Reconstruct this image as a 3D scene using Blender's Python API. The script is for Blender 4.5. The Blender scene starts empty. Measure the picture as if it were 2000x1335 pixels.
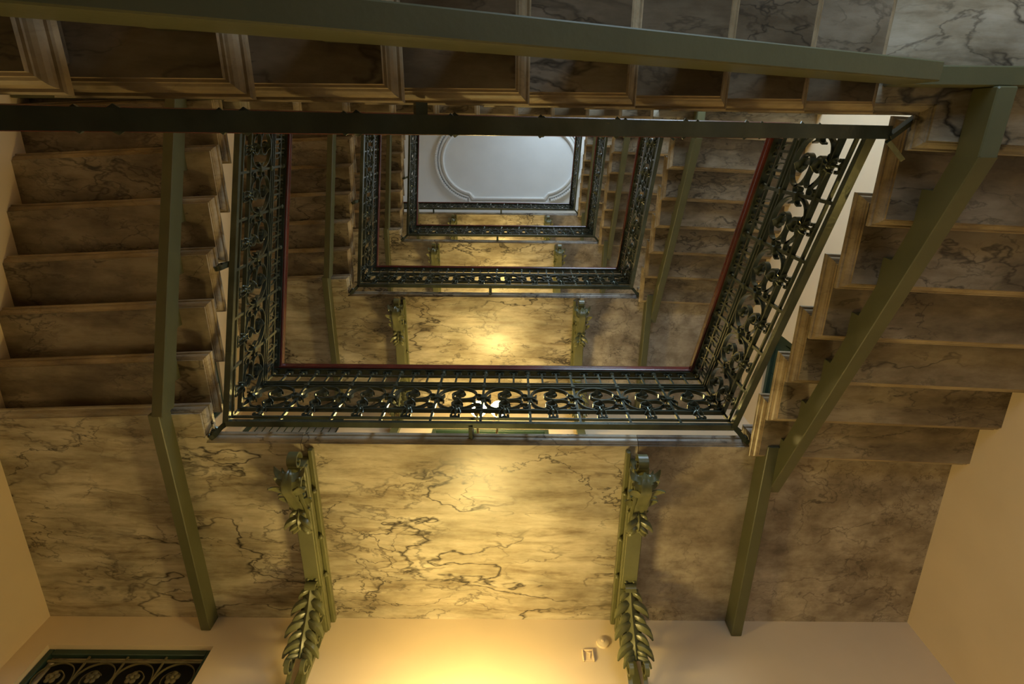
import bpy, math, random
from mathutils import Vector, Matrix
random.seed(7)
C = bpy.context.scene.collection
S = 0.32                      # metres per stair going; the scene is laid out in goings
# ------------------------------------------------------------------ camera, light, exposure
F_PX, TH, ROLL, PSI = 1106.56, 0.3646, -0.0034, 0.0052
cam = bpy.data.cameras.new('camera'); cam.sensor_width = 36; cam.lens = F_PX/2000*36
cam.clip_start = 0.02; cam.clip_end = 200
co = bpy.data.objects.new('camera', cam); C.objects.link(co); bpy.context.scene.camera = co
r_ = Vector((math.cos(PSI), -math.sin(PSI), 0)); y_ = Vector((math.sin(PSI), math.cos(PSI), 0)); z_ = Vector((0, 0, 1))
u_ = -y_*math.cos(TH) + z_*math.sin(TH); w_ = y_*math.sin(TH) + z_*math.cos(TH)
R_ = r_*math.cos(ROLL) - u_*math.sin(ROLL); U_ = r_*math.sin(ROLL) + u_*math.cos(ROLL)
co.matrix_world = Matrix(((R_.x, U_.x, -w_.x, 0), (R_.y, U_.y, -w_.y, 0), (R_.z, U_.z, -w_.z, 0), (0, 0, 0, 1)))
world = bpy.data.worlds.new('world'); bpy.context.scene.world = world; world.use_nodes = True
world.node_tree.nodes['Background'].inputs[0].default_value = (0.55, 0.68, 0.9, 1)
world.node_tree.nodes['Background'].inputs[1].default_value = 0.6
vs = bpy.context.scene.view_settings
vs.view_transform = 'Standard'; vs.look = 'None'; vs.gamma = 1; vs.use_curve_mapping = False; vs.exposure = 0.0
LAMP_W = (1.0, 0.73, 0.25); LAMP_E = 118.0        # colour and strength of the globe lamps
DAY = (0.60, 0.80, 1.0); DAY_E = [38, 105, 120, 140, 130]   # daylight through the tall back windows, W per storey

# ------------------------------------------------------------------ measured layout (goings; camera at the origin)
R, G2 = 0.4382, 1.008          # rise, going along the side flights
H = 25*R                       # storey height
XL, XR, YB, YF = -6.17, 4.93, -0.16, 6.15      # well edges
WXL, WXR, WYB, WYF = -11.01, 9.60, -5.0, 11.09  # walls
ZB0, XB0 = 3.9607, -2.8576     # back flight: tread 0 lip level and back lip
ZQ = ZB0 + 8*R                 # right quarter landing
ZL = 10.356                    # first landing soffit
DZ = -0.145                    # soffit below the measured lip
ZG = -4.7                      # ground floor level
ZC = 53.5                      # ceiling

KL, KR = .037, .042            # the side walls draw together towards the back; the side flights stand square to them
wl = lambda y: WXL + KL*(WYF-y)
wr = lambda y: WXR - KR*(WYF-y)
def flare(mb, skl=0.0, skr=0.0):
    def f(x, y, z):
        if x < -6.3: y -= skl*(x+6.26)
        if x > 5.0: y += skr*(x-4.93)
        if x < -9: x += KL*(WYF-y)
        if x > 8: x -= KR*(WYF-y)
        return x, y, z
    return mb.map(f)
# ------------------------------------------------------------------ materials
def mat(name):
    m = bpy.data.materials.new(name); m.use_nodes = True
    return m, m.node_tree.nodes, m.node_tree.links, m.node_tree.nodes['Principled BSDF']
def ramp(n, pts):
    r = n.new('ShaderNodeValToRGB'); e = r.color_ramp.elements
    e[0].position, e[0].color = pts[0][0], (*pts[0][1], 1)
    e[1].position, e[1].color = pts[-1][0], (*pts[-1][1], 1)
    for p, c in pts[1:-1]:
        x = e.new(p); x.color = (*c, 1)
    return r
def marble(name, light, mid, dark, vein, scale=1.0, vamt=1.0, rough=0.35, stretch=(1.0, 2.2, 2.0), rot=-0.25, streak=0.0):
    m, n, l, b = mat(name)
    tc = n.new('ShaderNodeTexCoord'); oi = n.new('ShaderNodeObjectInfo')
    mul = n.new('ShaderNodeVectorMath'); mul.operation = 'SCALE'; mul.inputs[0].default_value = (17.3, 9.1, 5.7); l.new(oi.outputs['Random'], mul.inputs['Scale'])
    add = n.new('ShaderNodeVectorMath'); l.new(tc.outputs['Object'], add.inputs[0]); l.new(mul.outputs[0], add.inputs[1])
    mp = n.new('ShaderNodeMapping'); mp.inputs['Rotation'].default_value = (0, 0, rot); mp.inputs['Scale'].default_value = tuple(scale*s for s in stretch)
    l.new(add.outputs[0], mp.inputs['Vector'])
    nz = n.new('ShaderNodeTexNoise'); nz.inputs['Scale'].default_value = 1.6; nz.inputs['Detail'].default_value = 9; nz.inputs['Roughness'].default_value = 0.62
    l.new(mp.outputs[0], nz.inputs['Vector'])
    # warped coordinates for veins
    wz = n.new('ShaderNodeTexNoise'); wz.inputs['Scale'].default_value = 1.3; wz.inputs['Detail'].default_value = 6; l.new(mp.outputs[0], wz.inputs['Vector'])
    ws = n.new('ShaderNodeVectorMath'); ws.operation = 'SCALE'; ws.inputs['Scale'].default_value = 0.5; l.new(wz.outputs['Color'], ws.inputs[0])
    wa = n.new('ShaderNodeVectorMath'); l.new(mp.outputs[0], wa.inputs[0]); l.new(ws.outputs[0], wa.inputs[1])
    base = ramp(n, [(0.28, dark), (0.46, mid), (0.62, light)]); l.new(nz.outputs['Fac'], base.inputs[0])
    prev = base.outputs[0]
    for sc, wd, amt in ((0.8, 0.013, 1.0), (2.2, 0.020, 0.6), (0.40, 0.006, 1.0), (1.3, 0.008, 0.9)):
        v = n.new('ShaderNodeTexNoise'); v.inputs['Scale'].default_value = sc; v.inputs['Detail'].default_value = 5; v.inputs['Roughness'].default_value = 0.55
        l.new(wa.outputs[0], v.inputs['Vector'])
        s1 = n.new('ShaderNodeMath'); s1.operation = 'SUBTRACT'; s1.inputs[1].default_value = 0.5; l.new(v.outputs['Fac'], s1.inputs[0])
        ab = n.new('ShaderNodeMath'); ab.operation = 'ABSOLUTE'; l.new(s1.outputs[0], ab.inputs[0])
        mr = n.new('ShaderNodeMapRange'); mr.inputs['From Min'].default_value = 0; mr.inputs['From Max'].default_value = wd
        mr.inputs['To Min'].default_value = amt*vamt; mr.inputs['To Max'].default_value = 0; l.new(ab.outputs[0], mr.inputs['Value'])
        # veins come and go
        g = n.new('ShaderNodeTexNoise'); g.inputs['Scale'].default_value = 0.7*sc+.35; g.inputs['Detail'].default_value = 2; l.new(add.outputs[0], g.inputs['Vector'])
        gr = n.new('ShaderNodeMapRange'); gr.inputs['From Min'].default_value = 0.44; gr.inputs['From Max'].default_value = 0.56; l.new(g.outputs['Fac'], gr.inputs['Value'])
        mm = n.new('ShaderNodeMath'); mm.operation = 'MULTIPLY'; l.new(mr.outputs[0], mm.inputs[0]); l.new(gr.outputs[0], mm.inputs[1])
        mx = n.new('ShaderNodeMixRGB'); mx.inputs[2].default_value = (*vein, 1); l.new(mm.outputs[0], mx.inputs[0]); l.new(prev, mx.inputs[1])
        prev = mx.outputs[0]
    if streak:
        m2 = n.new('ShaderNodeMapping'); m2.inputs['Rotation'].default_value = (0, 0, rot); m2.inputs['Scale'].default_value = (1.2*scale, 9*scale, 9*scale)
        wv = n.new('ShaderNodeVectorMath'); wv.operation = 'SCALE'; wv.inputs['Scale'].default_value = .12; l.new(wz.outputs['Color'], wv.inputs[0])
        wb = n.new('ShaderNodeVectorMath'); l.new(add.outputs[0], wb.inputs[0]); l.new(wv.outputs[0], wb.inputs[1]); l.new(wb.outputs[0], m2.inputs['Vector'])
        sn = n.new('ShaderNodeTexNoise'); sn.inputs['Scale'].default_value = 1.5; sn.inputs['Detail'].default_value = 8; sn.inputs['Roughness'].default_value = .7; l.new(m2.outputs[0], sn.inputs['Vector'])
        sr = ramp(n, [(0.30, (0.42, 0.36, 0.28)), (0.48, (0.85, 0.82, 0.76)), (0.62, (1.0, 1.0, 1.0))]); l.new(sn.outputs['Fac'], sr.inputs[0])
        sx = n.new('ShaderNodeMixRGB'); sx.blend_type = 'MULTIPLY'; sx.inputs[0].default_value = streak; l.new(prev, sx.inputs[1]); l.new(sr.outputs[0], sx.inputs[2]); prev = sx.outputs[0]
    # grime
    gz = n.new('ShaderNodeTexNoise'); gz.inputs['Scale'].default_value = 1.1; gz.inputs['Detail'].default_value = 4; l.new(add.outputs[0], gz.inputs['Vector'])
    gr = ramp(n, [(0.35, (0.55, 0.5, 0.42)), (0.6, (1, 1, 1))]); l.new(gz.outputs['Fac'], gr.inputs[0])
    mx = n.new('ShaderNodeMixRGB'); mx.blend_type = 'MULTIPLY'; mx.inputs[0].default_value = 0.8; l.new(prev, mx.inputs[1]); l.new(gr.outputs[0], mx.inputs[2])
    l.new(mx.outputs[0], b.inputs['Base Color']); b.inputs['Roughness'].default_value = rough
    bp = n.new('ShaderNodeBump'); bp.inputs['Strength'].default_value = 0.06; bp.inputs['Distance'].default_value = 0.01
    l.new(nz.outputs['Fac'], bp.inputs['Height']); l.new(bp.outputs[0], b.inputs['Normal'])
    return m
def painted(name, col, rough, metal=0.0, var=0.25, bump=0.15, nscale=6, spec=0.5):
    m, n, l, b = mat(name)
    tc = n.new('ShaderNodeTexCoord'); nz = n.new('ShaderNodeTexNoise'); nz.inputs['Scale'].default_value = nscale; nz.inputs['Detail'].default_value = 6
    l.new(tc.outputs['Object'], nz.inputs['Vector'])
    r = ramp(n, [(0.3, tuple(c*(1-var) for c in col)), (0.7, tuple(min(1, c*(1+var)) for c in col))]); l.new(nz.outputs['Fac'], r.inputs[0])
    l.new(r.outputs[0], b.inputs['Base Color']); b.inputs['Roughness'].default_value = rough; b.inputs['Metallic'].default_value = metal
    b.inputs['Specular IOR Level'].default_value = spec
    n2 = n.new('ShaderNodeTexNoise'); n2.inputs['Scale'].default_value = nscale*9; n2.inputs['Detail'].default_value = 3; l.new(tc.outputs['Object'], n2.inputs['Vector'])
    bp = n.new('ShaderNodeBump'); bp.inputs['Strength'].default_value = bump; bp.inputs['Distance'].default_value = 0.004
    l.new(n2.outputs['Fac'], bp.inputs['Height']); l.new(bp.outputs[0], b.inputs['Normal'])
    return m
M = {}
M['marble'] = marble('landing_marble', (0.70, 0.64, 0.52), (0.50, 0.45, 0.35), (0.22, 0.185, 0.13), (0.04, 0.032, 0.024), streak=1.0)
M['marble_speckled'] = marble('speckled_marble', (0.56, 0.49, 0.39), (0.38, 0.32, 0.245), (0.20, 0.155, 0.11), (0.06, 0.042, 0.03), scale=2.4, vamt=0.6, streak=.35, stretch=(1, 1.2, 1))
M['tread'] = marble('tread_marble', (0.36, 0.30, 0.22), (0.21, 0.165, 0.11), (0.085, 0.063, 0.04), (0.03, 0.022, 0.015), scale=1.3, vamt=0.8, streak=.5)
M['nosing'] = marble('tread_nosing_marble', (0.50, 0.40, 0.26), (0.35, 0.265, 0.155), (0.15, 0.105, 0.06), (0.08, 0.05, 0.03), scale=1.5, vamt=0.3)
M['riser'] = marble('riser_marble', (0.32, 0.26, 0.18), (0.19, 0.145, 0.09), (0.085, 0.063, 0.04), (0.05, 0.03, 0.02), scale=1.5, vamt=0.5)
M['olive'] = painted('olive_beam_paint', (0.098, 0.097, 0.044), 0.46, var=0.08)
M['bracket'] = painted('olive_bracket_paint', (0.135, 0.135, 0.058), 0.33, var=0.12)
M['iron'] = painted('dark_green_iron', (0.070, 0.082, 0.058), 0.24, metal=0.45, var=0.3)
M['wood'] = painted('mahogany_handrail', (0.10, 0.018, 0.012), 0.25, var=0.35, nscale=4)
M['cream'] = painted('cream_plaster', (0.82, 0.66, 0.45), 0.85, var=0.04, nscale=2.0)
M['white'] = painted('white_plaster', (0.78, 0.77, 0.74), 0.85, var=0.03, nscale=2.0)
M['floor'] = marble('floor_marble', (0.26, 0.24, 0.21), (0.20, 0.18, 0.15), (0.12, 0.11, 0.09), (0.05, 0.04, 0.03))
M['green'] = painted('dark_green_door_paint', (0.030, 0.060, 0.042), 0.4, var=0.15)
M['black'] = painted('dark_interior', (0.010, 0.012, 0.011), 0.5, var=0.2)
M['gilt'] = painted('aged_yellow_paint', (0.14, 0.115, 0.05), 0.45, var=0.3)
M['brass'] = painted('brass', (0.45, 0.32, 0.12), 0.35, metal=0.8, var=0.1)
m, n, l, b = mat('opal_glass'); b.inputs['Base Color'].default_value = (1, 0.93, 0.8, 1); b.inputs['Roughness'].default_value = 0.2
b.inputs['Emission Color'].default_value = (*LAMP_W, 1); b.inputs['Emission Strength'].default_value = LAMP_E; M['opal'] = m
m = m.copy(); m.name = 'opal_glass_fill'; m.node_tree.nodes['Principled BSDF'].inputs['Emission Strength'].default_value = LAMP_E*.20; M['opal_fill'] = m  # weaker glow for the added fill lamps in the ground hall
m, n, l, b = mat('window_glass'); b.inputs['Base Color'].default_value = (0.8, 0.9, 1, 1); b.inputs['Roughness'].default_value = 0.05; b.inputs['Transmission Weight'].default_value = 1.0; M['glass'] = m

# ------------------------------------------------------------------ mesh helpers (vertices in goings)
class MB:
    def __init__(s): s.v = []; s.f = []
    def quadbox(s, x0, x1, y0, y1, z0, z1):
        i = len(s.v)
        s.v += [(x0,y0,z0),(x1,y0,z0),(x1,y1,z0),(x0,y1,z0),(x0,y0,z1),(x1,y0,z1),(x1,y1,z1),(x0,y1,z1)]
        s.f += [tuple(i+k for k in q) for q in ((0,3,2,1),(4,5,6,7),(0,1,5,4),(1,2,6,5),(2,3,7,6),(3,0,4,7))]
        return s
    def box(s, x0, x1, y0, y1, z0, z1, b=0.015):
        """box with chamfered edges"""
        b = min(b, (x1-x0)*.3, (y1-y0)*.3, (z1-z0)*.3)
        ring = lambda z, d: [(x0+d+b,y0+d,z),(x1-d-b,y0+d,z),(x1-d,y0+d+b,z),(x1-d,y1-d-b,z),(x1-d-b,y1-d,z),(x0+d+b,y1-d,z),(x0+d,y1-d-b,z),(x0+d,y0+d+b,z)]
        s.loft([ring(z0,b), ring(z0+b,0), ring(z1-b,0), ring(z1,b)], caps=True); return s
    def loft(s, rings, caps=True, closed=True):
        i = len(s.v); n = len(rings[0])
        for r in rings: s.v += [tuple(p) for p in r]
        for a in range(len(rings)-1):
            for k in range(n if closed else n-1):
                k2 = (k+1) % n
                s.f.append((i+a*n+k, i+a*n+k2, i+(a+1)*n+k2, i+(a+1)*n+k))
        if caps and closed:
            s.f.append(tuple(i+k for k in reversed(range(n)))); s.f.append(tuple(i+(len(rings)-1)*n+k for k in range(n)))
        return s
    def tube(s, pts, r, sides=6, cap=True):
        pts = [Vector(p) for p in pts]; rings = []
        rr = r if isinstance(r, (list, tuple)) else [r]*len(pts)
        ref = None
        for i, p in enumerate(pts):
            t = (pts[min(i+1, len(pts)-1)] - pts[max(i-1, 0)])
            if t.length < 1e-9: t = Vector((0,0,1))
            t.normalize()
            if ref is None:
                ref = Vector((0,0,1)) if abs(t.z) < .9 else Vector((1,0,0))
            a = t.cross(ref)
            if a.length < 1e-6: a = t.orthogonal()
            a.normalize(); b = a.cross(t).normalized(); ref = b
            rings.append([p + (a*math.cos(2*math.pi*k/sides+.4) + b*math.sin(2*math.pi*k/sides+.4))*rr[i] for k in range(sides)])
        return s.loft(rings, cap)
    def strip(s, pts, nrm, w, th, w_end=None):
        """flat bar: width w along nrm, thickness th in the plane of the curve"""
        pts = [Vector(p) for p in pts]; nrm = Vector(nrm).normalized(); rings = []; n = len(pts)
        for i, p in enumerate(pts):
            t = (pts[min(i+1, n-1)] - pts[max(i-1, 0)]).normalized(); c = t.cross(nrm).normalized()
            ww = w if w_end is None else w + (w_end-w)*i/(n-1)
            rings.append([p + nrm*ww/2 + c*th/2, p - nrm*ww/2 + c*th/2, p - nrm*ww/2 - c*th/2, p + nrm*ww/2 - c*th/2])
        return s.loft(rings)
    def sphere(s, c, r, n=10, m=6, sq=(1,1,1)):
        rings = []
        for j in range(m+1):
            a = math.pi*(j/m) ; a = min(max(a, .02), math.pi-.02)
            rings.append([(c[0]+r*sq[0]*math.sin(a)*math.cos(2*math.pi*k/n), c[1]+r*sq[1]*math.sin(a)*math.sin(2*math.pi*k/n), c[2]-r*sq[2]*math.cos(a)) for k in range(n)])
        return s.loft(rings)
    def prism(s, poly, axis, a0, a1):
        """poly in the two other axes, extruded along axis (x: poly=(y,z); y: poly=(x,z))"""
        f = {'x': lambda p, a: (a, p[0], p[1]), 'y': lambda p, a: (p[0], a, p[1]), 'z': lambda p, a: (p[0], p[1], a)}[axis]
        return s.loft([[f(p, a0) for p in poly], [f(p, a1) for p in poly]])
    def map(s, fn, start=0):
        s.v = s.v[:start] + [tuple(fn(*p)) for p in s.v[start:]]; return s
    def mesh(s, name, m, base=(0,0,0), smooth=False):
        me = bpy.data.meshes.new(name); m, m2 = m if isinstance(m, tuple) else (m, None)
        me.from_pydata([((x-base[0])*S, (y-base[1])*S, (z-base[2])*S) for x, y, z in s.v], [], s.f)
        me.materials.append(m)
        if m2:
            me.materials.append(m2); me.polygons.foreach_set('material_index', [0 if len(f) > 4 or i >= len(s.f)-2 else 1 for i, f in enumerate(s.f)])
        import bmesh
        bm = bmesh.new(); bm.from_mesh(me); bmesh.ops.recalc_face_normals(bm, faces=bm.faces); bm.to_mesh(me); bm.free()
        if smooth:
            me.polygons.foreach_set('use_smooth', [True]*len(me.polygons))
            me.set_sharp_from_angle(angle=math.radians(40))
        me.update(); return me

def spline(pts, k=5):
    """Catmull-Rom through pts (tuples of any length)"""
    P = [Vector(p) for p in pts]; P = [P[0]*2-P[1]] + P + [P[-1]*2-P[-2]]; out = []
    for i in range(1, len(P)-2):
        for j in range(k):
            t = j/k
            out.append(0.5*((2*P[i]) + (P[i+1]-P[i-1])*t + (2*P[i-1]-5*P[i]+4*P[i+1]-P[i+2])*t*t + (3*P[i]-P[i-1]-3*P[i+1]+P[i+2])*t**3))
    out.append(P[-2]); return out

PROFILE = [(.125,0),(.120,.030),(.100,.034),(.094,.045),(.075,.055),(.052,.078),(.038,.108),(.034,.135),(.014,.137),(.0,.150),(.0,.205),(.010,.22)]
def slab(mb, poly, mould, z, th=.22, prof=PROFILE):
    """poly: plan outline, counter-clockwise; mould[i] says whether edge i -> i+1 carries the nosing moulding"""
    n = len(poly); P = [Vector(p) for p in poly]; rings = []
    for d, dz in prof:
        ring = []
        for i in range(n):
            def line(j):
                a, b = P[j % n], P[(j+1) % n]; t = (b-a).normalized(); nr = Vector((-t.y, t.x))
                off = d if mould[j % n] else 0.0
                return a + nr*off, t
            (a, ta), (b, tb) = line(i-1), line(i)
            det = ta.x*tb.y - ta.y*tb.x
            if abs(det) < 1e-6: q = b
            else:
                w = b-a; s_ = (w.x*tb.y - w.y*tb.x)/det; q = a + ta*s_
            ring.append((q.x, q.y, z + dz*th/.22))
        rings.append(ring)
    mb.loft(rings); return mb

# ------------------------------------------------------------------ things
def link(o): C.objects.link(o); return o
class Kind:
    """one kind of thing, modelled once at ground-storey height; put() makes a thing of its own with its own parts"""
    def __init__(s, name, cat, base): s.name, s.cat, s.base, s.parts = name, cat, Vector(base), []
    def add(s, pname, mb, m, at=(0,0,0), under=None, smooth=False, label=None, kind=None):
        me = mb if isinstance(mb, bpy.types.Mesh) else mb.mesh(pname, m, base=(s.base if at is None or tuple(at) == (0,0,0) else (0,0,0)), smooth=smooth)
        s.parts.append((pname, me, tuple(at), under, label, kind)); return len(s.parts)-1
    def put(s, dz, label, group=None, rz=0, skip=None, cat=None, structure=False, name=None):
        e = bpy.data.objects.new(name or s.name, None); link(e); e.empty_display_size = .1
        e.location = (s.base + Vector((0,0,dz)))*S; e.rotation_euler.z = rz
        if structure: e['kind'] = 'structure'
        else: e['label'] = label; e['category'] = cat or s.cat
        if group: e['group'] = group
        made = []
        for pn, me, at, under, lb, kd in s.parts:
            if skip and pn in skip: made.append(None); continue
            o = link(bpy.data.objects.new(pn, me)); par = e if under is None else made[under]
            o.parent = par; loc = Vector(at) - (Vector((0,0,0)) if tuple(at) == (0,0,0) else s.base)
            if under is not None and tuple(at) != (0,0,0):
                ua = Vector(s.parts[under][2]); ua = s.base if tuple(s.parts[under][2]) == (0,0,0) else ua
                loc = Vector(at) - ua
            o.location = loc*S
            if lb: o['label'] = lb
            if kd: o['kind'] = kd
            made.append(o)
        return e
def struct(name, mb, m, smooth=False):
    o = link(bpy.data.objects.new(name, mb.mesh(name, m, smooth=smooth))); o['kind'] = 'structure'; return o

# ------------------------------------------------------------------ setting: walls, floor, ceiling
def wall(name, axis, pos, a0, a1, z0, z1, holes, m, out, th=.6):
    """wall with real openings: axis 'y' = plane y=pos spanning x; 'x' = plane x=pos spanning y; out = +1/-1 outward side"""
    xs = sorted({a0, a1, *[h[0] for h in holes], *[h[1] for h in holes]}); zs = sorted({z0, z1, *[h[2] for h in holes], *[h[3] for h in holes]})
    mb = MB(); p0, p1 = sorted((pos, pos+out*th))
    inside = lambda x, z: any(h[0] < x < h[1] and h[2] < z < h[3] for h in holes)
    for i in range(len(xs)-1):
        run = None
        for j in range(len(zs)):
            solid = j < len(zs)-1 and not inside((xs[i]+xs[i+1])/2, (zs[j]+zs[j+1])/2)
            if solid and run is None: run = zs[j]
            if not solid and run is not None:
                if axis == 'y': mb.quadbox(xs[i], xs[i+1], p0, p1, run, zs[j])
                else: mb.quadbox(p0, p1, xs[i], xs[i+1], run, zs[j])
                run = None
    if axis == 'x': flare(mb)
    return struct(name, mb, m)
NST = 4
D_GRILLE = (-10.45, -6.70, 2.4, 9.55)      # opening of the door with the iron transom, beside the left wall
D_CENTRE = (-3.05, 1.50, 2.4, 8.62)
D_SIDE_R = (6.75, 10.3, 2.4, 8.55)
WIN = (2.2, 6.6, 1.2, 6.3)
up = lambda d, j: (d[0], d[1], d[2]+j*H, d[3]+j*H)
flr = lambda d, j: (d[0], d[1], (ZG if j == 0 else 10.60+(j-1)*H), d[3]+j*H)
wall('wall_front', 'y', WYF, WXL-.6, WXR+.6, ZG, ZC+1, [flr(D_GRILLE, j) for j in range(NST+1)] + [flr(D_CENTRE, j) for j in range(NST+1)], M['cream'], 1)
wall('wall_back', 'y', WYB, WXL-.6, WXR+.6, ZG, ZC+1, [up(WIN, j) for j in range(NST+1)], M['cream'], -1)
wall('wall_left', 'x', WXL, WYB, WYF, ZG, ZC+1, [flr(D_SIDE_R, j) for j in range(1, NST)], M['cream'], -1)
wall('wall_right', 'x', WXR, WYB, WYF, ZG, ZC+1, [flr(D_SIDE_R, j) for j in range(1, NST)], M['cream'], 1)
struct('floor', MB().quadbox(WXL-.6, WXR+.6, WYB-.6, WYF+.6, ZG-.6, ZG), M['floor'])
struct('ceiling', MB().quadbox(WXL-.6, WXR+.6, WYB-.6, WYF+.6, ZC, ZC+.8), M['white'])

# ceiling moulding: round ends with dentils, straight projecting sides
def oval_path(d, k=22):
    cx, cy, r, hx, hy = -0.3, 3.0, 3.3+d, 3.1, 3.7+d
    pts = []
    a0 = math.degrees(math.acos(0.18))
    for i in range(k+1):
        a = math.radians(-a0 - 0 + i*(2*a0)/k); pts.append((cx+hx+r*math.cos(a), cy+r*math.sin(a)))
    xn = cx+hx+(r-d)*math.cos(math.radians(a0)) + d
    pts += [(xn, cy+hy), (2*cx-xn, cy+hy)]
    for i in range(k+1):
        a = math.radians(180-a0 + i*(2*a0)/k); pts.append((cx-hx+r*math.cos(a), cy+r*math.sin(a)))
    pts += [(2*cx-xn, cy-hy), (xn, cy-hy)]
    return pts
km = Kind('trim_1', 'moulding', (-.3, 3, ZC))
mb = MB(); rings = []
for d, dz in ((.0,0),(.0,-.12),(.08,-.2),(.16,-.2),(.2,-.1),(.3,-.1),(.34,-.26),(.46,-.3),(.56,-.2),(.56,0)):
    rings.append([(x, y, ZC+dz) for x, y in oval_path(-d)])
mb.loft(rings, caps=False); km.add('moulding', mb, M['white'])
mb = MB(); op = oval_path(.16, 46)
for i in range(0, len(op)):
    x, y = op[i]
    if abs(x+.3) > 3.9 : mb.box(x-.10, x+.10, y-.10, y+.10, ZC-.30, ZC-.004)
km.add('dentil', mb, M['white'], kind='stuff')
km.put(0, '', structure=True)

# tall windows in the back wall with real daylight behind them
kw = Kind('window', 'window', ((WIN[0]+WIN[1])/2, WYB, WIN[2]))
x0, x1, z0, z1 = WIN
for nm, a in (('frame', (x0, x0+.16, z0, z1)), ('frame', (x1-.16, x1, z0, z1)), ('frame', (x0+.16, x1-.16, z0, z0+.16)), ('frame', (x0+.16, x1-.16, z1-.16, z1)),
              ('mullion', ((x0+x1)/2-.08, (x0+x1)/2+.08, z0+.16, z1-.16))):
    kw.add(nm, MB().box(a[0], a[1], WYB-.45, WYB-.25, a[2], a[3]), M['green'])
for j in range(NST+1):
    e = kw.put(j*H, '', structure=True, name='window_%d' % (j+1))
    L = bpy.data.lights.new('daylight', 'AREA'); L.shape = 'RECTANGLE'; L.size = (x1-x0)*S*.95; L.size_y = (z1-z0)*S*.95; L.energy = DAY_E[j]; L.color = DAY
    lo = link(bpy.data.objects.new('daylight', L)); lo.location = Vector(((x0+x1)/2, WYB-.6, (z0+z1)/2+j*H))*S; lo.rotation_euler = (math.radians(90), 0, 0)

# ------------------------------------------------------------------ landings and quarter landings
def landing_kind(top=False):
    k = Kind('landing', 'landing', (0, 8, ZL))
    bx = (-4.40, 2.70)
    yl, yr = 5.46, 5.876
    g = .006
    k.add('slab', flare(slab(MB(), *(([(WXL, YF), (bx[0]-g, YF), (bx[0]-g, WYF), (WXL, WYF)], [1,0,0,0]) if top else ([(WXL, yl+.04*4.7), (-6.26, yl), (-6.26, YF), (bx[0]-g, YF), (bx[0]-g, WYF), (WXL, WYF)], [1,1,1,0,0,0])), ZL, .28)), M['marble'], label='left marble slab with heavy dark veining')
    k.add('slab', slab(MB(), [(bx[0]+g, YF), (bx[1]-g, YF), (bx[1]-g, WYF), (bx[0]+g, WYF)], [1,0,0,0], ZL, .28), M['marble'], label='middle marble slab between the iron brackets')
    k.add('slab', flare(slab(MB(), [(bx[1]+g, YF), (XR, YF), (XR, yr), (WXR, yr), (WXR, WYF), (bx[1]+g, WYF)], [1,1,1,0,0,0], ZL, .28)), M['marble_speckled'], label='right marble slab with fine speckled veining')
    return k
LEV = ['lowest', 'second lowest', 'third', 'topmost']
kl = landing_kind()
SEEN = ['in the foreground', 'one storey above the lowest', 'two storeys above the lowest', 'just under the white ceiling']
klt = landing_kind(True)
for j in range(NST):
    (klt if j == NST-1 else kl).put(j*H, '%s landing of veined marble slabs, %s' % (LEV[j], SEEN[j]), 'landings across the front of the stairwell')

zq = ZQ+DZ
kqr = Kind('quarter_landing', 'landing', (7, -2.5, zq))
kqr.add('slab', flare(slab(MB(), [(3.72, YB), (3.72, WYB), (WXR, WYB), (WXR, .248+.037*4.6), (XR, .248), (XR, YB)], [1,0,0,1,1,1], zq)), M['marble'])
kql = Kind('quarter_landing', 'landing', (-8.5, -2.5, ZB0-3*R+DZ))
kql.add('slab', flare(slab(MB(), [(WXL, WYB), (-5.858, WYB), (-5.858, YB), (-6.26, YB), (WXL, YB+.05*4.7)], [0,1,1,1,0], ZB0-3*R+DZ)), M['marble'])
FL = ['lowest storey', 'second storey', 'third storey', 'top storey']
for j in range(NST):
    kqr.put(j*H, 'marble quarter landing in the right back corner, %s' % FL[j], 'quarter landings in the back corners')
    kql.put(j*H, 'marble quarter landing in the left back corner, %s' % FL[j], 'quarter landings in the back corners')

# ------------------------------------------------------------------ flights: treads with nosing on three sides, risers, sawtooth stringers
RT = .085
YR = [.248+G2*k for k in range(1, 7)]
YR = [1.262, 2.272, 3.255, 4.25, 5.26, 6.335]
def flight(nm, treads, base, skl=0.0, skr=0.0):
    """treads: list of (outline, flags, z, riser box)"""
    k = Kind('stair_flight', 'stairs', base)
    for poly, fl, z, rb in treads:
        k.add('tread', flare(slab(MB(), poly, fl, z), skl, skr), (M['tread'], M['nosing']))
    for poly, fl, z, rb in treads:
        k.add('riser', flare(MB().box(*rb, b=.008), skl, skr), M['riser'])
    return k
right = []
for i, yb in enumerate(YR):
    z = ZQ + (i+1)*R + DZ; yf = yb-1.42
    right.append(([(XR, yf), (WXR, yf), (WXR, yb), (XR, yb)], [1,0,1,1], z, (XR+.2, WXR, yf+.2, yf+.2+RT, z-R+.22, z)))
yf = 5.876; z = ZL
left = []
for n_ in range(1, 7):
    yf = 5.878-(n_-1)*G2; z = ZL + .07 + n_*R; z = 10.53+n_*R+DZ
    left.append(([(WXL, yf-1.42), (-6.26, yf-1.42), (-6.26, yf), (WXL, yf)], [1,1,1,0], z, (WXL, -6.46, yf-.2-RT, yf-.2, z-R+.22, z)))
back = []
for k_ in range(-2, 8):
    xb = XB0+k_; z = ZB0+k_*R+DZ; xf = xb-1.42
    back.append(([(xf, WYB), (xb, WYB), (xb, YB), (xf, YB)], [0,1,1,1], z, (xf+.2, xf+.2+RT, WYB, YB-.2, z-R+.22, z)))
kfr = flight('r', right, (7.2, .2, ZQ), skr=.037); kfl = flight('l', left, (-8.6, 5.9, 10.53), skl=.048); kfb = flight('b', back, (-5.8, -2.5, ZB0-3*R))
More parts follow.
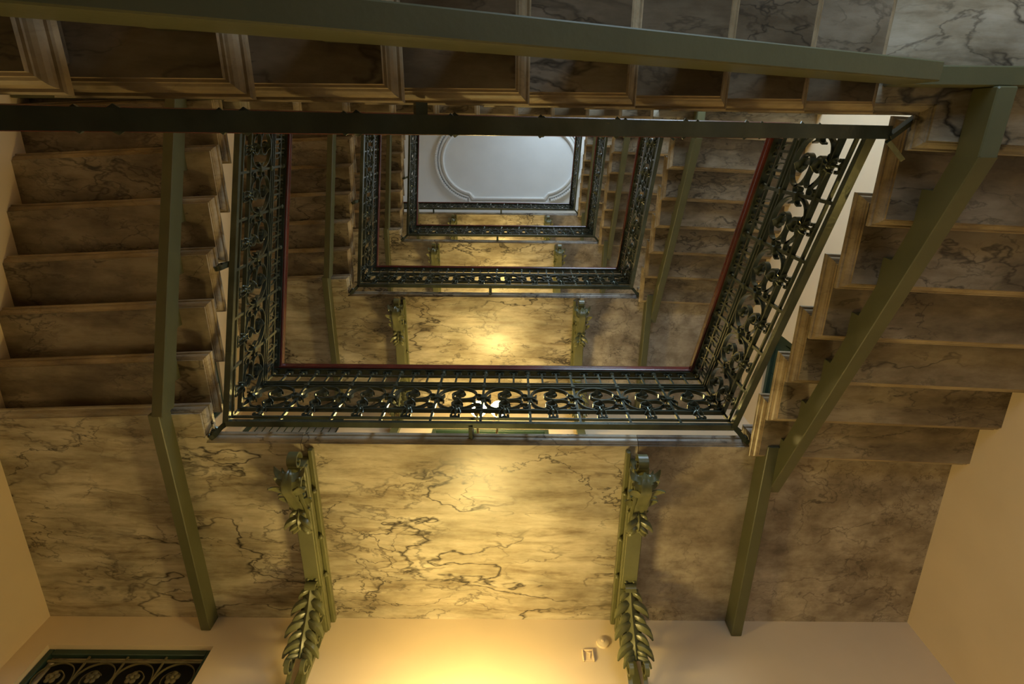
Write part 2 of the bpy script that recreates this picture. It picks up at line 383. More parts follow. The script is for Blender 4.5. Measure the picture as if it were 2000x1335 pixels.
# last risers up to the landings
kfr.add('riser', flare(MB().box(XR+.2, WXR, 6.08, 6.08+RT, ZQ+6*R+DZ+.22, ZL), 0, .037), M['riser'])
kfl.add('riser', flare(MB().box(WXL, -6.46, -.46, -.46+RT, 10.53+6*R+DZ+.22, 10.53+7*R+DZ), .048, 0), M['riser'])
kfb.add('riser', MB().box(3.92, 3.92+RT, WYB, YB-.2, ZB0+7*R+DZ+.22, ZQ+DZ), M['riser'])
BR = .0045
for j in range(NST):
    kfr.put(j*H, 'marble stair flight along the right wall, %s' % FL[j], 'flights up the right wall')
    kfb.put(j*H, 'marble stair flight across the back of the well, %s' % FL[j], 'flights across the back', rz=0)
    if j < NST-1:
        kfl.put(j*H, 'marble stair flight along the left wall, %s' % FL[j+1], 'flights up the left wall')

# ------------------------------------------------------------------ steel beams under everything
def saw(a0, a1, zb0, slope, depth, steps, sgn=1):
    """side profile (a, z): straight soffit, sawtooth top under the treads; steps = [(a_start, a_end, z_under)]"""
    lo = [(a0, zb0), (a1, zb0+slope*(a1-a0))]
    top = []
    for s0, s1, zu in steps: top += [(s0, zu), (s1, zu)]
    return lo, top
def stringer(name_axis, c0, c1, a0, z0, a1, z1, depth, teeth):
    """box beam from (a0,z0) to (a1,z1) soffit heights plus small triangular seats up to each tread"""
    mb = MB()
    f = (lambda a, c, z: (c, a, z)) if name_axis == 'x' else (lambda a, c, z: (a, c, z))
    b = .012
    prof = [(c0+b, 0), (c1-b, 0), (c1, b), (c1, depth-b), (c1-b, depth), (c0+b, depth), (c0, depth-b), (c0, b)]
    mb.loft([[f(a0, c, z0+dz) for c, dz in prof], [f(a1, c, z1+dz) for c, dz in prof]])
    return mb
def seats(k, axis, c0, c1, line, teeth):
    f = (lambda a, c, z: (c, a, z)) if axis == 'x' else (lambda a, c, z: (a, c, z))
    for s0, s1, zu in teeth:
        mb = MB(); e = .02
        mb.loft([[f(s0, c0+e, line(s0)-.06), f(s1, c0+e, line(s1)-.06), f(s1, c0+e, zu), f(s0, c0+e, zu)],
                 [f(s0, c1-e, line(s0)-.06), f(s1, c1-e, line(s1)-.06), f(s1, c1-e, zu), f(s0, c1-e, zu)]])
        k.add('step_seat', mb, M['olive'])
# right flight
SL = R/G2
ln = lambda y: 6.92 + .449*(y-.3)
kbr = Kind('stringer_beam', 'beam', (5.53, .3, 6.92))
kbr.add('beam', stringer('x', 5.42, 5.65, .3, ln(.3), 7.14, ln(7.14), .42, None), M['olive'])
seats(kbr, 'x', 5.42, 5.65, lambda y: ln(y)+.42, [(yb-.52, yb-.06, t_[2]) for yb, t_ in zip(YR, right)])
# back flight stringer (soffit 6.5 at x=4.45)
lb = lambda x: 4.43+.465*x
kbb = Kind('stringer_beam', 'beam', (-.6, -.6, 4.2))
kbb.add('beam', stringer('y', -.72, -.53, -5.4, lb(-5.4), 4.45, lb(4.45), .62, None), M['olive'])
seats(kbb, 'y', -.72, -.53, lambda x: lb(x)+.62, [(XB0+k_-.52, XB0+k_-.06, ZB0+k_*R+DZ) for k_ in range(-2, 8)])
# left flight stringer
ll = lambda y: 9.95 + .445*(5.45-y)
kbl = Kind('stringer_beam', 'beam', (-7.0, 5.45, 9.95))
kbl.add('beam', stringer('x', -7.12, -6.90, 5.45, ll(5.45), -.65, ll(-.65), .44, None), M['olive'])
seats(kbl, 'x', -7.12, -6.90, lambda y: ll(y)+.44, [(5.878-(n_-1)*G2-1.36, 5.878-(n_-1)*G2-.90, 10.53+n_*R+DZ) for n_ in range(1, 7)])
# level beams
klr = Kind('landing_beam', 'beam', (5.32, 11, 9.91)); klr.add('beam', MB().box(5.20, 5.44, 6.0, WYF, 9.91, ZL), M['olive'])
kll = Kind('landing_beam', 'beam', (-7.09, 11, 9.96)); kll.add('beam', MB().box(-7.20, -6.97, 5.42, WYF, 9.96, ZL), M['olive'])
kq1 = Kind('quarter_landing_beam', 'beam', (7, -.58, 7.0)); kq1.add('beam', MB().box(4.35, wr(-.6), -.67, -.46, 7.0, ZQ+DZ), M['olive'])
kq2 = Kind('quarter_landing_beam', 'beam', (5.53, -.3, 6.95)); kq2.add('beam', MB().box(5.42, 5.65, -.46, .32, 6.93, ZQ+DZ), M['olive'])
kq3 = Kind('quarter_landing_beam', 'beam', (-7, -.58, 2.1)); kq3.add('beam', MB().box(wl(-.6), -5.3, -.67, -.46, ZB0-3*R+DZ-.5, ZB0-3*R+DZ), M['olive'])
for j in range(NST):
    kbr.put(j*H, 'sloping olive steel beam under the right flight, %s' % FL[j], 'sloping beams under the flights')
    kbb.put(j*H, 'sloping olive steel beam under the back flight, %s' % FL[j], 'sloping beams under the flights', rz=.012)
    if j < NST-1: kbl.put(j*H, 'sloping olive steel beam under the left flight, %s' % FL[j+1], 'sloping beams under the flights')
    klr.put(j*H, 'level olive beam under the right end of the %s landing' % LEV[j], 'level beams under the landings')
    kll.put(j*H, 'level olive beam under the left end of the %s landing' % LEV[j], 'level beams under the landings')
    kq1.put(j*H, 'long level beam under the right quarter landing, %s' % FL[j], 'level beams under the quarter landings')
    kq2.put(j*H, 'short level beam joining the right sloping beam, %s' % FL[j], 'level beams under the quarter landings')
    kq3.put(j*H, 'level beam under the left quarter landing, %s' % FL[j], 'level beams under the quarter landings')

# ------------------------------------------------------------------ wrought iron railings
HB = [0, .27, .64, 1.77, 1.88, 2.03, 2.41, 2.83]
A_ = [(0.03,1.20),(.07,1.45),(.22,1.66),(.50,1.74),(.78,1.64),(.91,1.42),(.84,1.22),(.64,1.14),(.43,1.20),(.35,1.36),(.44,1.50),(.58,1.49),(.61,1.40),(.55,1.36)]
B_ = [(0.03,1.20),(.07,.96),(.20,.76),(.42,.67),(.66,.72),(.84,.86),(.90,1.02),(.80,1.12),(.60,1.11),(.42,1.02),(.38,.90),(.47,.81),(.58,.84),(.58,.92)]
D_ = [(.88,1.30),(.94,1.38),(1.02,1.34),(1.02,1.22),(.95,1.20),(.93,1.26)]
E_ = [(.80,.82),(.90,.92),(1.01,.90),(1.03,.78),(.96,.73),(.92,.79)]
F_ = [(.03,1.20),(.13,1.26),(.17,1.36)]
G_ = [(.03,1.20),(.14,1.14),(.18,1.04)]
def mapper(org, d, slope, P):
    """panel coordinates (s, h, n) -> world; d = 'x+', 'y+', 'y-'"""
    def f(s_, h, n_):
        z = org[2] + h + slope*s_
        if d == 'x+': return (org[0]+s_, org[1]+n_, z)
        if d == 'y+': return (org[0]+n_, org[1]+s_, z)
        return (org[0]+n_, org[1]-s_, z)
    return f
def panel_meshes(d, slope, P, tag):
    """meshes of one panel at the local origin"""
    f = mapper((0,0,0), d, slope, P); out = {}
    nrm = (0,1,0) if d == 'x+' else (1,0,0)
    def crv(pts): return [f(p[0]*P/1.06, p[1], 0) for p in spline([(a, b_) for a, b_ in [(p[0], p[1]) for p in pts]], 4)]
    def crv2(pts):
        q = spline([(a, b_, 0) for a, b_ in pts], 4); return [f(p.x*P/1.06, p.y, 0) for p in q]
    mb = MB()
    for c in (A_, B_, D_, E_, F_, G_): mb.strip(crv2(c), nrm, .085, .030)
    # collar where the scrolls are tied to the post
    c = f(.02, 1.2, 0); mb.box(c[0]-.07, c[0]+.07, c[1]-.07, c[1]+.07, c[2]-.06, c[2]+.06)
    out['scroll'] = mb.mesh('scroll', M['iron'], smooth=True)
    # leaf tips at the ends of the scrolls and the leaf cluster on the lower bar
    mb = MB()
    def leafcup(s0, h0, a, ln_, wd):
        rows = []
        for i in range(6):
            t = i/5; s_ = s0+ln_*t*math.cos(a); h = h0+ln_*t*math.sin(a) + .05*math.sin(t*3)
            w = wd*math.sin(math.pi*(.12+.86*t))**.7*(1+.18*math.cos(t*14))
            row = []
            for q in (-1, -.55, 0, .55, 1): row.append(f(s_-math.sin(a)*.35*w*abs(q), h+math.cos(a)*.35*w*abs(q)+.0, w*q*.9))
            for q in (1, .55, 0, -.55, -1): row.append(f(s_-math.sin(a)*(.35*w*abs(q)-.022), h+math.cos(a)*(.35*w*abs(q)-.022), w*q*.9))
            rows.append(row)
        mb.loft(rows)
    pc = P/1.06
    leafcup(.42*pc, 1.40, .1, .24, .13); out['scroll_leaf'] = mb.mesh('scroll_leaf', M['iron'], smooth=True)
    mb = MB(); leafcup(.44*pc, .93, -.2, .20, .11); out['scroll_bud'] = mb.mesh('scroll_bud', M['iron'], smooth=True)
    mb = MB()
    for a, L_ in ((.5, .27), (math.pi-.5, .27), (-.75, .2), (math.pi+.75, .2), (math.pi/2, .2)): leafcup(.5*pc, .62, a, L_*.8, .075)
    c = f(.5*pc, .63, 0); mb.sphere(c, .075, 8, 5)
    mb.tube([f(.5*pc, .60, 0), f(.5*pc, .45, 0), f(.5*pc, .28, 0)], [.03, .022, .03])
    for sg in (-1, 1): mb.strip([f((.5*pc+sg*a), b_, 0) for a, b_ in ((0, .36), (.05, .32), (.10, .34), (.10, .40), (.06, .41))], nrm, .07, .025)
    out['leaf_cluster'] = mb.mesh('leaf_cluster', M['iron'], smooth=True)
    # main post
    mb = MB(); mb.strip([f(0, h, 0) for h in (.02, 1.0, 2.0, 2.62)], nrm, .055, .055)
    c = f(0, 2.60, 0); mb.sphere(c, .075, 8, 5, (1, 1, .8))
    c = f(0, 1.82, 0); mb.box(c[0]-.06, c[0]+.06, c[1]-.06, c[1]+.06, c[2]-.05, c[2]+.05)
    out['post'] = mb.mesh('post', M['iron'])
    # short baluster under the handrail with split curled head
    mb = MB(); mb.strip([f(0, h, 0) for h in (2.02, 2.3, 2.56)], nrm, .05, .045)
    for sg in (-1, 1): mb.strip([f(sg*a, b_, 0) for a, b_ in ((0, 2.50), (.02, 2.60), (.07, 2.64), (.10, 2.60), (.07, 2.56))], nrm, .06, .022)
    if slope:
        w = P/6; mb.strip([f(a, b_, 0) for a, b_ in ((-w*.8, 2.04), (-w*.8, 2.22), (-w*.5, 2.34), (0, 2.38), (w*.5, 2.34), (w*.8, 2.22), (w*.8, 2.04))], nrm, .045, .02)
    out['small_baluster'] = mb.mesh('small_baluster', M['iron'])
    return out
def railing_kind(org, d, slope, n, P, bw=.125):
    k = Kind('iron_railing', 'railing', org); L_ = n*P; f0 = mapper(org, d, slope, P)
    nrm = (0,1,0) if d == 'x+' else (1,0,0)
    def bar(pn, h, w, th, m=M['iron'], sm=False):
        mb = MB(); mb.strip([f0(0, h, 0), f0(L_/2, h, 0), f0(L_, h, 0)], nrm, w, th); k.add(pn, mb, m)
    bar('bottom_rail', HB[0], bw, .10); bar('rod', HB[1], .05, .045)
    bar('flat_bar', HB[2]-.03, .09, .035); bar('rod', HB[2]+.05, .045, .03)
    bar('flat_bar', HB[3], .08, .035); bar('flat_bar', HB[4], .08, .035); bar('rod', HB[5], .045, .04); bar('rod', HB[6], .05, .045)
    bar('handrail_core', 2.68, .14, .04)
    # moulded wooden handrail
    prof = [(-.10, 2.70), (.10, 2.70), (.12, 2.73), (.11, 2.80), (.13, 2.85), (.11, 2.93), (.06, 2.98), (0, 3.0), (-.06, 2.98), (-.11, 2.93), (-.13, 2.85), (-.11, 2.80), (-.12, 2.73)]
    mb = MB(); mb.loft([[f0(s_, h, n_) for n_, h in prof] for s_ in (-.1, L_/2, L_+.1)]); k.add('handrail', mb, M['wood'], smooth=True)
    ms = panel_meshes(d, slope, P, '')
    for i in range(n):
        o = f0(i*P, 0, 0)
        for pn in ('scroll', 'scroll_leaf', 'scroll_bud', 'leaf_cluster'): k.add(pn, ms[pn], None, at=o)
    for i in range(n+1):
        k.add('post', ms['post'], None, at=f0(i*P, 0, 0))
    for i in range(3*n):
        if i % 3: k.add('small_baluster', ms['small_baluster'], None, at=f0(i*P/3, 0, 0))
    return k, f0
RX0, RX1, RY0, RY1 = -5.95, 4.68, .05, 5.87
krl, f = railing_kind((RX0, RY1, 10.49), 'x+', 0, 10, (RX1-RX0)/10)
def stub(k, a, b_, r=.06):
    """square tie from the bottom rail to the stone edge"""
    mb = MB(); mb.tube([a, b_], r, 4); k.add('tie', mb, M['iron'])
for x in (-.82,): stub(krl, (x, RY1, 10.46), (x, YF+.06, 10.50))
# scroll feet in the two corners
def foot(k, x, y, z, sx, sy):
    mb = MB(); pts = [(0,0,.1),(.12,.1,-.05),(.22,.22,-.16),(.34,.30,-.12),(.36,.24,0),(.28,.2,.03)]
    q = spline(pts, 4); mb.strip([(x+p.x*sx, y+p.y*sy, z+p.z) for p in q], (sy, -sx, 0), .10, .04)
    q = spline([(p[0]*.9, p[1]*.9, .12-p[2]) for p in pts], 4); mb.strip([(x+p.x*sx, y+p.y*sy, z+p.z) for p in q], (sy, -sx, 0), .10, .04)
    mb.sphere((x+.3*sx, y+.26*sy, z), .08, 8, 5)
    k.add('scroll_foot', mb, M['iron'], smooth=True)
foot(krl, RX0, RY1, 10.49, -1, 1); foot(krl, RX1, RY1, 10.49, 1, 1)
krr, f = railing_kind((RX1, RY0, 7.88), 'y+', .4485, 6, (RY1-RY0)/6)
krL, f = railing_kind((RX0, RY1, 10.49), 'y-', .458, 6, (RY1-RY0)/6)
krb, f = railing_kind((RX0, -.04, 2.88), 'x+', .4385, 11, (RX1-RX0)/11, .155)
foot(krL, RX0, 2.8, 10.49+.458*(RY1-2.8), -1, .3)
stub(krb, (-.78, .02, 2.88+.4385*(-.78-RX0)), (-.78, YB-.05, 2.88+.4385*(-.78-RX0)+.02), .07)
stub(krb, (RX1, .02, 7.5), (XR+.05, YB-.05, 7.55), .05); stub(krb, (RX1, .06, 7.5), (XR+.05, .28, 7.6), .04)
PT = (RX1-RX0)/10
krt, f = railing_kind((RX1-14*PT, RY1, 10.49), 'x+', 0, 14, PT)
for x in (-5.9, -.82): stub(krt, (x, RY1, 10.46), (x, YF+.06, 10.50))
foot(krt, RX1, RY1, 10.49, 1, 1)
for j in range(NST):
    (krt if j == NST-1 else krl).put(j*H, 'straight iron railing along the edge of the %s landing' % LEV[j], 'railings along the landings')
    krr.put(j*H, 'sloping iron railing up the right flight, %s' % FL[j], 'sloping railings up the right side')
    krb.put(j*H, 'sloping iron railing across the back of the well, %s' % FL[j], 'sloping railings across the back', rz=.0075)
    if j < NST-1: krL.put(j*H, 'sloping iron railing up the left flight, %s' % FL[j+1], 'sloping railings up the left side')

# ------------------------------------------------------------------ ornate brackets under the landings
def leaf(mb, xc, spine, up_dir, W, lobes=6, th=.03, cup=.35):
    """acanthus leaf: a ribbed blade along the (y, z) spine with pairs of pointed, curling side lobes"""
    pts = spline([(xc, a, b_) for a, b_ in spine], 6); n = len(pts)
    fr = []
    for i, p in enumerate(pts):
        tg = (pts[min(i+1, n-1)]-pts[max(i-1, 0)]).normalized(); fr.append((p, tg, Vector((0, -tg.z, tg.y))*up_dir))
    def blade(c, ns, w, t_=th):
        """c: centre line, ns: surface normals, w: half widths"""
        rings = []
        for i, p in enumerate(c):
            tg = (c[min(i+1, len(c)-1)]-c[max(i-1, 0)]).normalized(); sd = tg.cross(ns[i]).normalized(); nn = ns[i]
            rings.append([p+sd*w[i]-nn*.35*w[i], p+sd*w[i]*.5+nn*.02, p+nn*(t_+.25*w[i]), p-sd*w[i]*.5+nn*.02, p-sd*w[i]-nn*.35*w[i], p-sd*w[i]*.5-nn*t_, p-nn*t_*.6, p+sd*w[i]*.5-nn*t_])
        mb.loft(rings)
    blade([f_[0] for f_ in fr], [f_[2] for f_ in fr], [W*.40*math.sin(math.pi*(.18+.8*i/(n-1)))**.6 for i in range(n)], th*1.4)
    for q in range(lobes):
        t = .06 + .86*q/(lobes-1); i = min(int(t*(n-1)), n-2); p, tg, nn = fr[i]
        L_ = W*(1.35 if q % 2 else 1.0)*math.sin(math.pi*(.22+.62*t))**.7
        for sx in (-1, 1):
            side = Vector((sx, 0, 0)); c = []; ns = []; w = []
            for m_ in range(7):
                u = m_/6
                c.append(p + side*L_*(.08+.85*math.sin(u*1.25)) + tg*L_*(.15*u+.55*u*u) + nn*(.10*math.sin(u*2.6) - cup*.45*L_*u*u))
                ns.append((nn + side*.5*u).normalized()); w.append(L_*.22*math.sin(math.pi*(.25+.73*u))**.8 + .004)
            blade(c, ns, w, th*.7)
def scr(mb, cx, w, pts, th=.04):
    mb.strip([(cx, p.y, p.z) for p in spline([(0, a, b_) for a, b_ in pts], 5)], (1, 0, 0), w, th)
def spiral(cy, cz, r0, r1, a0, a1, n=16):
    return [(cy+(r0+(r1-r0)*i/n)*math.cos(math.radians(a0+(a1-a0)*i/n)), cz+(r0+(r1-r0)*i/n)*math.sin(math.radians(a0+(a1-a0)*i/n))) for i in range(n+1)]
def bracket_kind(xc, sg):
    """xc = centre line; sg = +1 when the lamp side is towards +x"""
    k = Kind('scroll_bracket', 'bracket', (xc, WYF, 9.8)); zb = 9.93
    k.add('arm', MB().box(xc-.17, xc+.17, 6.55, WYF, zb, ZL-.03), M['bracket'])
    # stepped side mouldings towards the lamp and away
    k.add('side_moulding', MB().box(xc+sg*.17-.035, xc+sg*.17+.035, 6.6, WYF, zb+.05, zb+.18), M['bracket'])
    k.add('side_moulding', MB().box(xc+sg*.22-.05, xc+sg*.22+.05, 6.35, WYF, ZL-.14, ZL), M['bracket'])
    k.add('joint_plate', MB().box(xc-.18, xc+.18, 7.05, 8.05, zb-.035, zb+.0), M['bracket'])
    for dx in (-.09, .09):
        for y in (8.12, 9.5): k.add('screw', MB().sphere((xc+dx, y, zb-.005), .035, 8, 5), M['bracket'], smooth=True)
    for y in (7.3, 8.5, 9.55):
        k.add('bolt', MB().sphere((xc+sg*.24, y, ZL-.22), .06, 8, 5).tube([(xc+sg*.17, y, ZL-.22), (xc+sg*.3, y, ZL-.22)], .025), M['bracket'], smooth=True)
    # front end: curled nose, twin side scrolls and leaf
    mb = MB(); scr(mb, xc, .20, spiral(6.42, zb-.02, .20, .05, 80, 460)); k.add('nose_scroll', mb, M['bracket'], smooth=True)
    for dx in (-.14, .14):
        mb = MB(); scr(mb, xc+dx, .06, [(7.9, zb+.02), (7.5, zb-.10), (7.1, zb-.26), (6.85, zb-.24), (6.70, zb-.10), (6.72, zb+.08), (6.86, zb+.14), (6.96, zb+.06), (6.92, zb-.03)], .05)
        scr(mb, xc+dx, .06, spiral(7.45, zb-.03, .16, .04, 200, -190), .05); k.add('side_scroll', mb, M['bracket'], smooth=True)
    mb = MB(); leaf(mb, xc, [(7.75, zb-.06), (7.4, zb-.14), (7.05, zb-.34), (6.75, zb-.50), (6.55, zb-.40), (6.48, zb-.26)], -1, .30, 7); k.add('acanthus_leaf', mb, M['bracket'], smooth=True)
    mb = MB(); leaf(mb, xc, [(7.55, zb-.10), (7.7, zb-.2), (7.85, zb-.22), (8.0, zb-.14)], -1, .24, 4); k.add('acanthus_leaf', mb, M['bracket'], smooth=True)
    mb = MB(); scr(mb, xc, .26, spiral(7.92, zb-.06, .10, .03, 270, -60)); k.add('nose_scroll', mb, M['bracket'], smooth=True)
    # wall end: leaf falling down a double scroll onto the wall
    mb = MB(); scr(mb, xc, .24, spiral(9.62, zb-.08, .11, .03, 270, -60)); k.add('nose_scroll', mb, M['bracket'], smooth=True)
    mb = MB(); leaf(mb, xc, [(9.62, zb-.10), (9.90, zb-.32), (10.12, zb-.58), (10.30, zb-.84), (10.46, zb-1.02), (10.52, zb-1.16)], -1, .34, 8, cup=.3); k.add('acanthus_leaf', mb, M['bracket'], smooth=True)
    for dx in (-.16, .16):
        mb = MB(); scr(mb, xc+dx, .09, [(9.72, zb), (9.95, zb-.18), (10.2, zb-.46), (10.42, zb-.8), (10.60, zb-1.1), (10.66, zb-1.3), (10.58, zb-1.46), (10.44, zb-1.46), (10.38, zb-1.34), (10.46, zb-1.26), (10.53, zb-1.32)], .04)
        scr(mb, xc+dx, .09, spiral(10.22, zb-.22, .24, .05, -60, 420), .035)
        scr(mb, xc+dx, .09, spiral(10.62, zb-.55, .27, .05, -80, 420), .035)
        scr(mb, xc+dx, .09, [(10.68, zb-1.30), (10.78, zb-1.45), (10.86, zb-1.62), (10.82, zb-1.78), (10.70, zb-1.78), (10.66, zb-1.68), (10.74, zb-1.62)], .04)
        k.add('side_scroll', mb, M['bracket'], smooth=True)
    k.add('wall_strap', MB().box(xc-.12, xc+.12, WYF-.10, WYF-.0, zb-2.6, zb), M['bracket'])
    mb = MB(); scr(mb, xc, .30, [(10.92, zb-1.5), (10.86, zb-1.9), (10.84, zb-2.2), (10.9, zb-2.5), (10.98, zb-2.6)], .05); k.add('wall_scroll', mb, M['bracket'], smooth=True)
    return k
kb1, kb2 = bracket_kind(-4.40, 1), bracket_kind(2.70, -1)
for j in range(NST):
    kb1.put(j*H, 'left of the two olive acanthus brackets under the %s landing' % LEV[j], 'ornate brackets under the landings')
    kb2.put(j*H, 'right of the two olive acanthus brackets under the %s landing' % LEV[j], 'ornate brackets under the landings')

# ------------------------------------------------------------------ wall lamps with two opal globes
def lamp_kind():
    k = Kind('wall_lamp', 'lamp', (-.78, WYF, 6.2)); GY, GZ = 9.38, 6.95
    k.add('wall_plate', MB().box(-.78-.3, -.78+.3, WYF-.09, WYF, 5.6, 6.6, .04), M['brass'])
    for sx in (-.355, .355):
        mb = MB(); q = spline([(-.78, WYF-.06, 6.1), (-.78+sx*.3, 10.6, 5.85), (-.78+sx*.8, 10.0, 5.95), (-.78+sx, 9.5, 6.2), (-.78+sx, GY, GZ-.40)], 5)
        mb.tube(q, .04, 8); a = k.add('arm', mb, M['brass'], smooth=True)
        k.add('gallery', MB().sphere((-.78+sx, GY, GZ-.34), .14, 14, 6, (1, 1, .6)), M['brass'], under=a, smooth=True)
        k.add('globe', MB().sphere((-.78+sx, GY, GZ), .29, 20, 14), M['opal'], smooth=True, label='lit white glass globe')
    return k
kl_ = lamp_kind()
for j in range(NST):
    kl_.put(j*H, 'two-armed brass wall lamp with lit opal globes below the %s landing' % LEV[j], 'wall lamps below the landings')

def fill_lamp(nm, x, sx, lab):  # invented lamps out of view, added as weak fill for side walls and outer slabs
    k = Kind('wall_lamp', 'lamp', (x, 7.6, 2.4)); k.add('wall_plate', MB().box(min(x, x+sx*.09), max(x, x+sx*.09), 7.35, 7.85, 2.0, 2.8, .03), M['brass'])
    mb = MB(); mb.tube(spline([(x+sx*.05, 7.6, 2.3), (x+sx*.4, 7.6, 2.1), (x+sx*.7, 7.6, 2.3), (x+sx*.75, 7.6, 2.65)], 5), .04, 8); k.add('arm', mb, M['brass'], smooth=True)
    k.add('globe', MB().sphere((x+sx*.75, 7.6, 2.95), .29, 20, 14), M['opal_fill'], smooth=True); k.put(0, lab)
fill_lamp('l', wl(7.6), 1, 'added unseen single-globe fill lamp on the left wall of the ground hall'); fill_lamp('r', wr(7.6), -1, 'added unseen single-globe fill lamp on the right wall of the ground hall')

# ------------------------------------------------------------------ doors
kd = Kind('door', 'door', ((D_GRILLE[0]+D_GRILLE[1])/2, WYF, ZG))
x0, x1, _, zt = D_GRILLE; yf = WYF+.12; zlow = 4.6
def dbox(k, nm, a, m, y0=yf, y1=yf+.14, **kw_): return k.add(nm, MB().box(a[0], a[1], y0, y1, a[2], a[3]), m, **kw_)
dbox(kd, 'frame', (x0, x0+.14, ZG, zt), M['green']); dbox(kd, 'frame', (x1-.14, x1, ZG, zt), M['green'])
dbox(kd, 'frame', (x0+.14, x1-.14, zt-.14, zt), M['green'])
dbox(kd, 'backing', (x0, x1, ZG, zt), M['black'], y0=yf+.42, y1=yf+.48)
xi0, xi1 = x0+.14, x1-.14; zbar = 9.28
k_b = dbox(kd, 'grille_rail', (xi0, xi1, zbar-.03, zbar+.03), M['gilt'], y0=yf+.03, y1=yf+.09)
PW = (xi1-xi0)/4
for i in range(1, 4): kd.add('grille_bar', MB().tube([(xi0+i*PW, yf+.06, 5.0), (xi0+i*PW, yf+.06, zt-.15)], .028, 6), M['gilt'])
def gs(pts, xm, sgn): return [(xm+sgn*a, yf+.06, b_) for a, b_ in [(p.x, p.y) for p in spline([(p[0], p[1], 0) for p in pts], 5)]]
for i in range(4):
    xm = xi0+(i+.5)*PW; sgn = 1 if i % 2 else -1
    mb = MB(); mb.strip(gs([(-.44,7.8),(-.45,8.6),(-.32,9.08),(.02,9.24),(.32,9.12),(.42,8.86),(.30,8.62),(.05,8.55),(-.18,8.68),(-.22,8.9),(-.05,9.04),(.12,8.96)], xm, sgn), (0,1,0), .045, .018)
    mb.strip(gs([(.44,8.0),(.46,8.4),(.38,8.58),(.24,8.52),(.26,8.38),(.36,8.38)], xm, sgn), (0,1,0), .045, .018)
    kd.add('grille_scroll', mb, M['gilt'], smooth=True)
    mb = MB()
    for a in range(5):
        an = a*2*math.pi/5+.3; mb.sphere((xm+.09*math.cos(an), yf+.02, 8.86+.09*math.sin(an)), .065, 8, 5, (1, .5, 1))
    mb.sphere((xm, yf, 8.86), .045, 8, 5); kd.add('rosette', mb, M['gilt'], smooth=True)
dbox(kd, 'transom_bar', (xi0, xi1, 5.0, 5.2), M['green'])
dbox(kd, 'leaf', (xi0+.02, (xi0+xi1)/2-.01, ZG+.02, 5.0), M['green']); dbox(kd, 'leaf', ((xi0+xi1)/2+.01, xi1-.02, ZG+.02, 5.0), M['green'])
nd = 1
kd.put(0, '', structure=True, name='door_%d' % nd)
# the same doorway upstairs is shorter above its floor
def plain_door(nm, axis, d, pos, out, j, glazed):
    fz = 10.64+(j-1)*H; zt = d[3]+j*H; a0, a1 = d[0], d[1]
    k = Kind(nm, 'door', ((a0+a1)/2, pos, fz) if axis == 'y' else (pos, (a0+a1)/2, fz))
    def bx(pn, b0, b1, z0, z1, p0, p1, m):
        p0, p1 = sorted((pos+out*p0, pos+out*p1))
        k.add(pn, MB().box(b0, b1, p0, p1, z0, z1) if axis == 'y' else MB().box(p0, p1, b0, b1, z0, z1), m)
    bx('frame', a0, a0+.16, fz, zt, .04, .25, M['green']); bx('frame', a1-.16, a1, fz, zt, .04, .25, M['green']); bx('frame', a0+.16, a1-.16, zt-.16, zt, .04, .25, M['green'])
    mid = (a0+a1)/2
    for q0, q1 in ((a0+.16, mid-.01), (mid+.01, a1-.16)):
        bx('leaf', q0, q1, fz+.02, zt-.17, .16, .26, M['green'])
        h = (zt-fz)
        bx('raised_panel', q0+.25, q1-.25, fz+.08*h, fz+.40*h, .12, .16, M['green']); bx('raised_panel', q0+.25, q1-.25, fz+.47*h, fz+.90*h, .12, .16, M['green'])
    bx('backing', a0, a1, fz, zt, .5, .56, M['black'])
    k.put(0, '', structure=True, name=nm)
kg = Kind('door', 'door', ((D_GRILLE[0]+D_GRILLE[1])/2, WYF, -.35)); fz = 10.64-H
dbox(kg, 'frame', (x0, x0+.14, fz, zt), M['green']); dbox(kg, 'frame', (x1-.14, x1, fz, zt), M['green']); dbox(kg, 'frame', (x0+.14, x1-.14, zt-.14, zt), M['green'])
dbox(kg, 'grille_rail', (xi0, xi1, 9.25, 9.31), M['green'], y0=yf+.03, y1=yf+.09); dbox(kg, 'grille_rail', (xi0, xi1, fz+.1, fz+.2), M['green'], y0=yf+.03, y1=yf+.09)
for i in range(1, 12): kg.add('grille_bar', MB().tube([(xi0+i*(xi1-xi0)/12, yf+.06, fz+.1), (xi0+i*(xi1-xi0)/12, yf+.06, 9.28)], .02, 6), M['green'])
for pn, me, at, un, lb_, kk in kd.parts:
    if pn == 'grille_scroll':
        pass
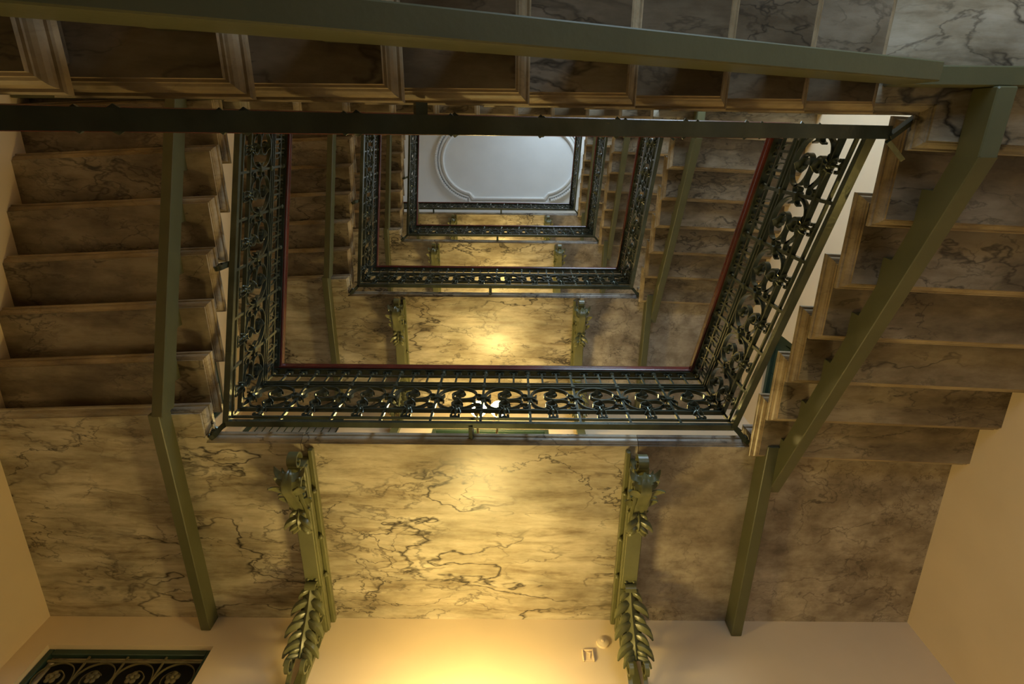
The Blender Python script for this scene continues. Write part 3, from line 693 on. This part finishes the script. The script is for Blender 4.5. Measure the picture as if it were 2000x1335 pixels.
dbox(kg, 'backing', (x0, x1, fz, zt), M['white'], y0=yf+.42, y1=yf+.48)
for j in range(1, NST):
    nd += 1; kg.put(j*H, '', structure=True, name='door_%d' % nd)
    for (axis, d, pos, out) in (('y', D_CENTRE, WYF, 1), ('x', D_SIDE_R, wr(8.5)+.06, 1), ('x', D_SIDE_R, wl(8.5)-.06, -1)):
        nd += 1; plain_door('door_%d' % nd, axis, d, pos, out, j, False)
nd += 1
mb = MB().box(D_CENTRE[0], D_CENTRE[1], WYF+.1, WYF+.2, ZG, D_CENTRE[3]); struct('door_%d' % nd, mb, M['green'])

# ------------------------------------------------------------------ small wall fittings beside the right bracket
g_ = lambda v: ((.3566+.9343*(v-667.5)/1106.6), (.9343-.3566*(v-667.5)/1106.6))
def wallpt(u, v):
    a, den = g_(v); z = WYF/(a/den); return (u-1000)/1106.6/den*z, z
x, z = wallpt(1184, 1254)
k = Kind('smoke_detector', 'detector', (x, WYF, z)); rings = []
for r, dy in ((.0005, -.07), (.10, -.07), (.125, -.05), (.14, -.05), (.15, 0), (.0005, 0)):
    rings.append([(x+r*math.cos(a*math.pi/12), WYF+dy, z+r*math.sin(a*math.pi/12)) for a in range(24)])
k.add('casing', MB().loft(rings, caps=False), M['cream'], smooth=True); k.add('sensor_cap', MB().sphere((x, WYF-.08, z), .04, 12, 6, (1, .5, 1)), M['cream'], smooth=True)
k.put(0, 'round cream detector on the wall beside the lower right bracket')
x, z = wallpt(1156, 1280)
k = Kind('junction_box', 'box', (x, WYF, z))
k.add('back_plate', MB().box(x-.11, x+.11, WYF-.02, WYF, z-.13, z+.13), M['cream'])
for a in ((-.13, -.095, -.15, .15), (.095, .13, -.15, .15), (-.095, .095, .115, .15)): k.add('edge', MB().box(x+a[0], x+a[1], WYF-.06, WYF, z+a[2], z+a[3]), M['cream'])
k.add('hook', MB().tube([(x+.02, WYF-.03, z-.08), (x+.04, WYF-.07, z+.02), (x-.03, WYF-.07, z+.05)], .015, 6), M['cream'])
k.put(0, 'small square cream box on the wall, lower left of the detector')
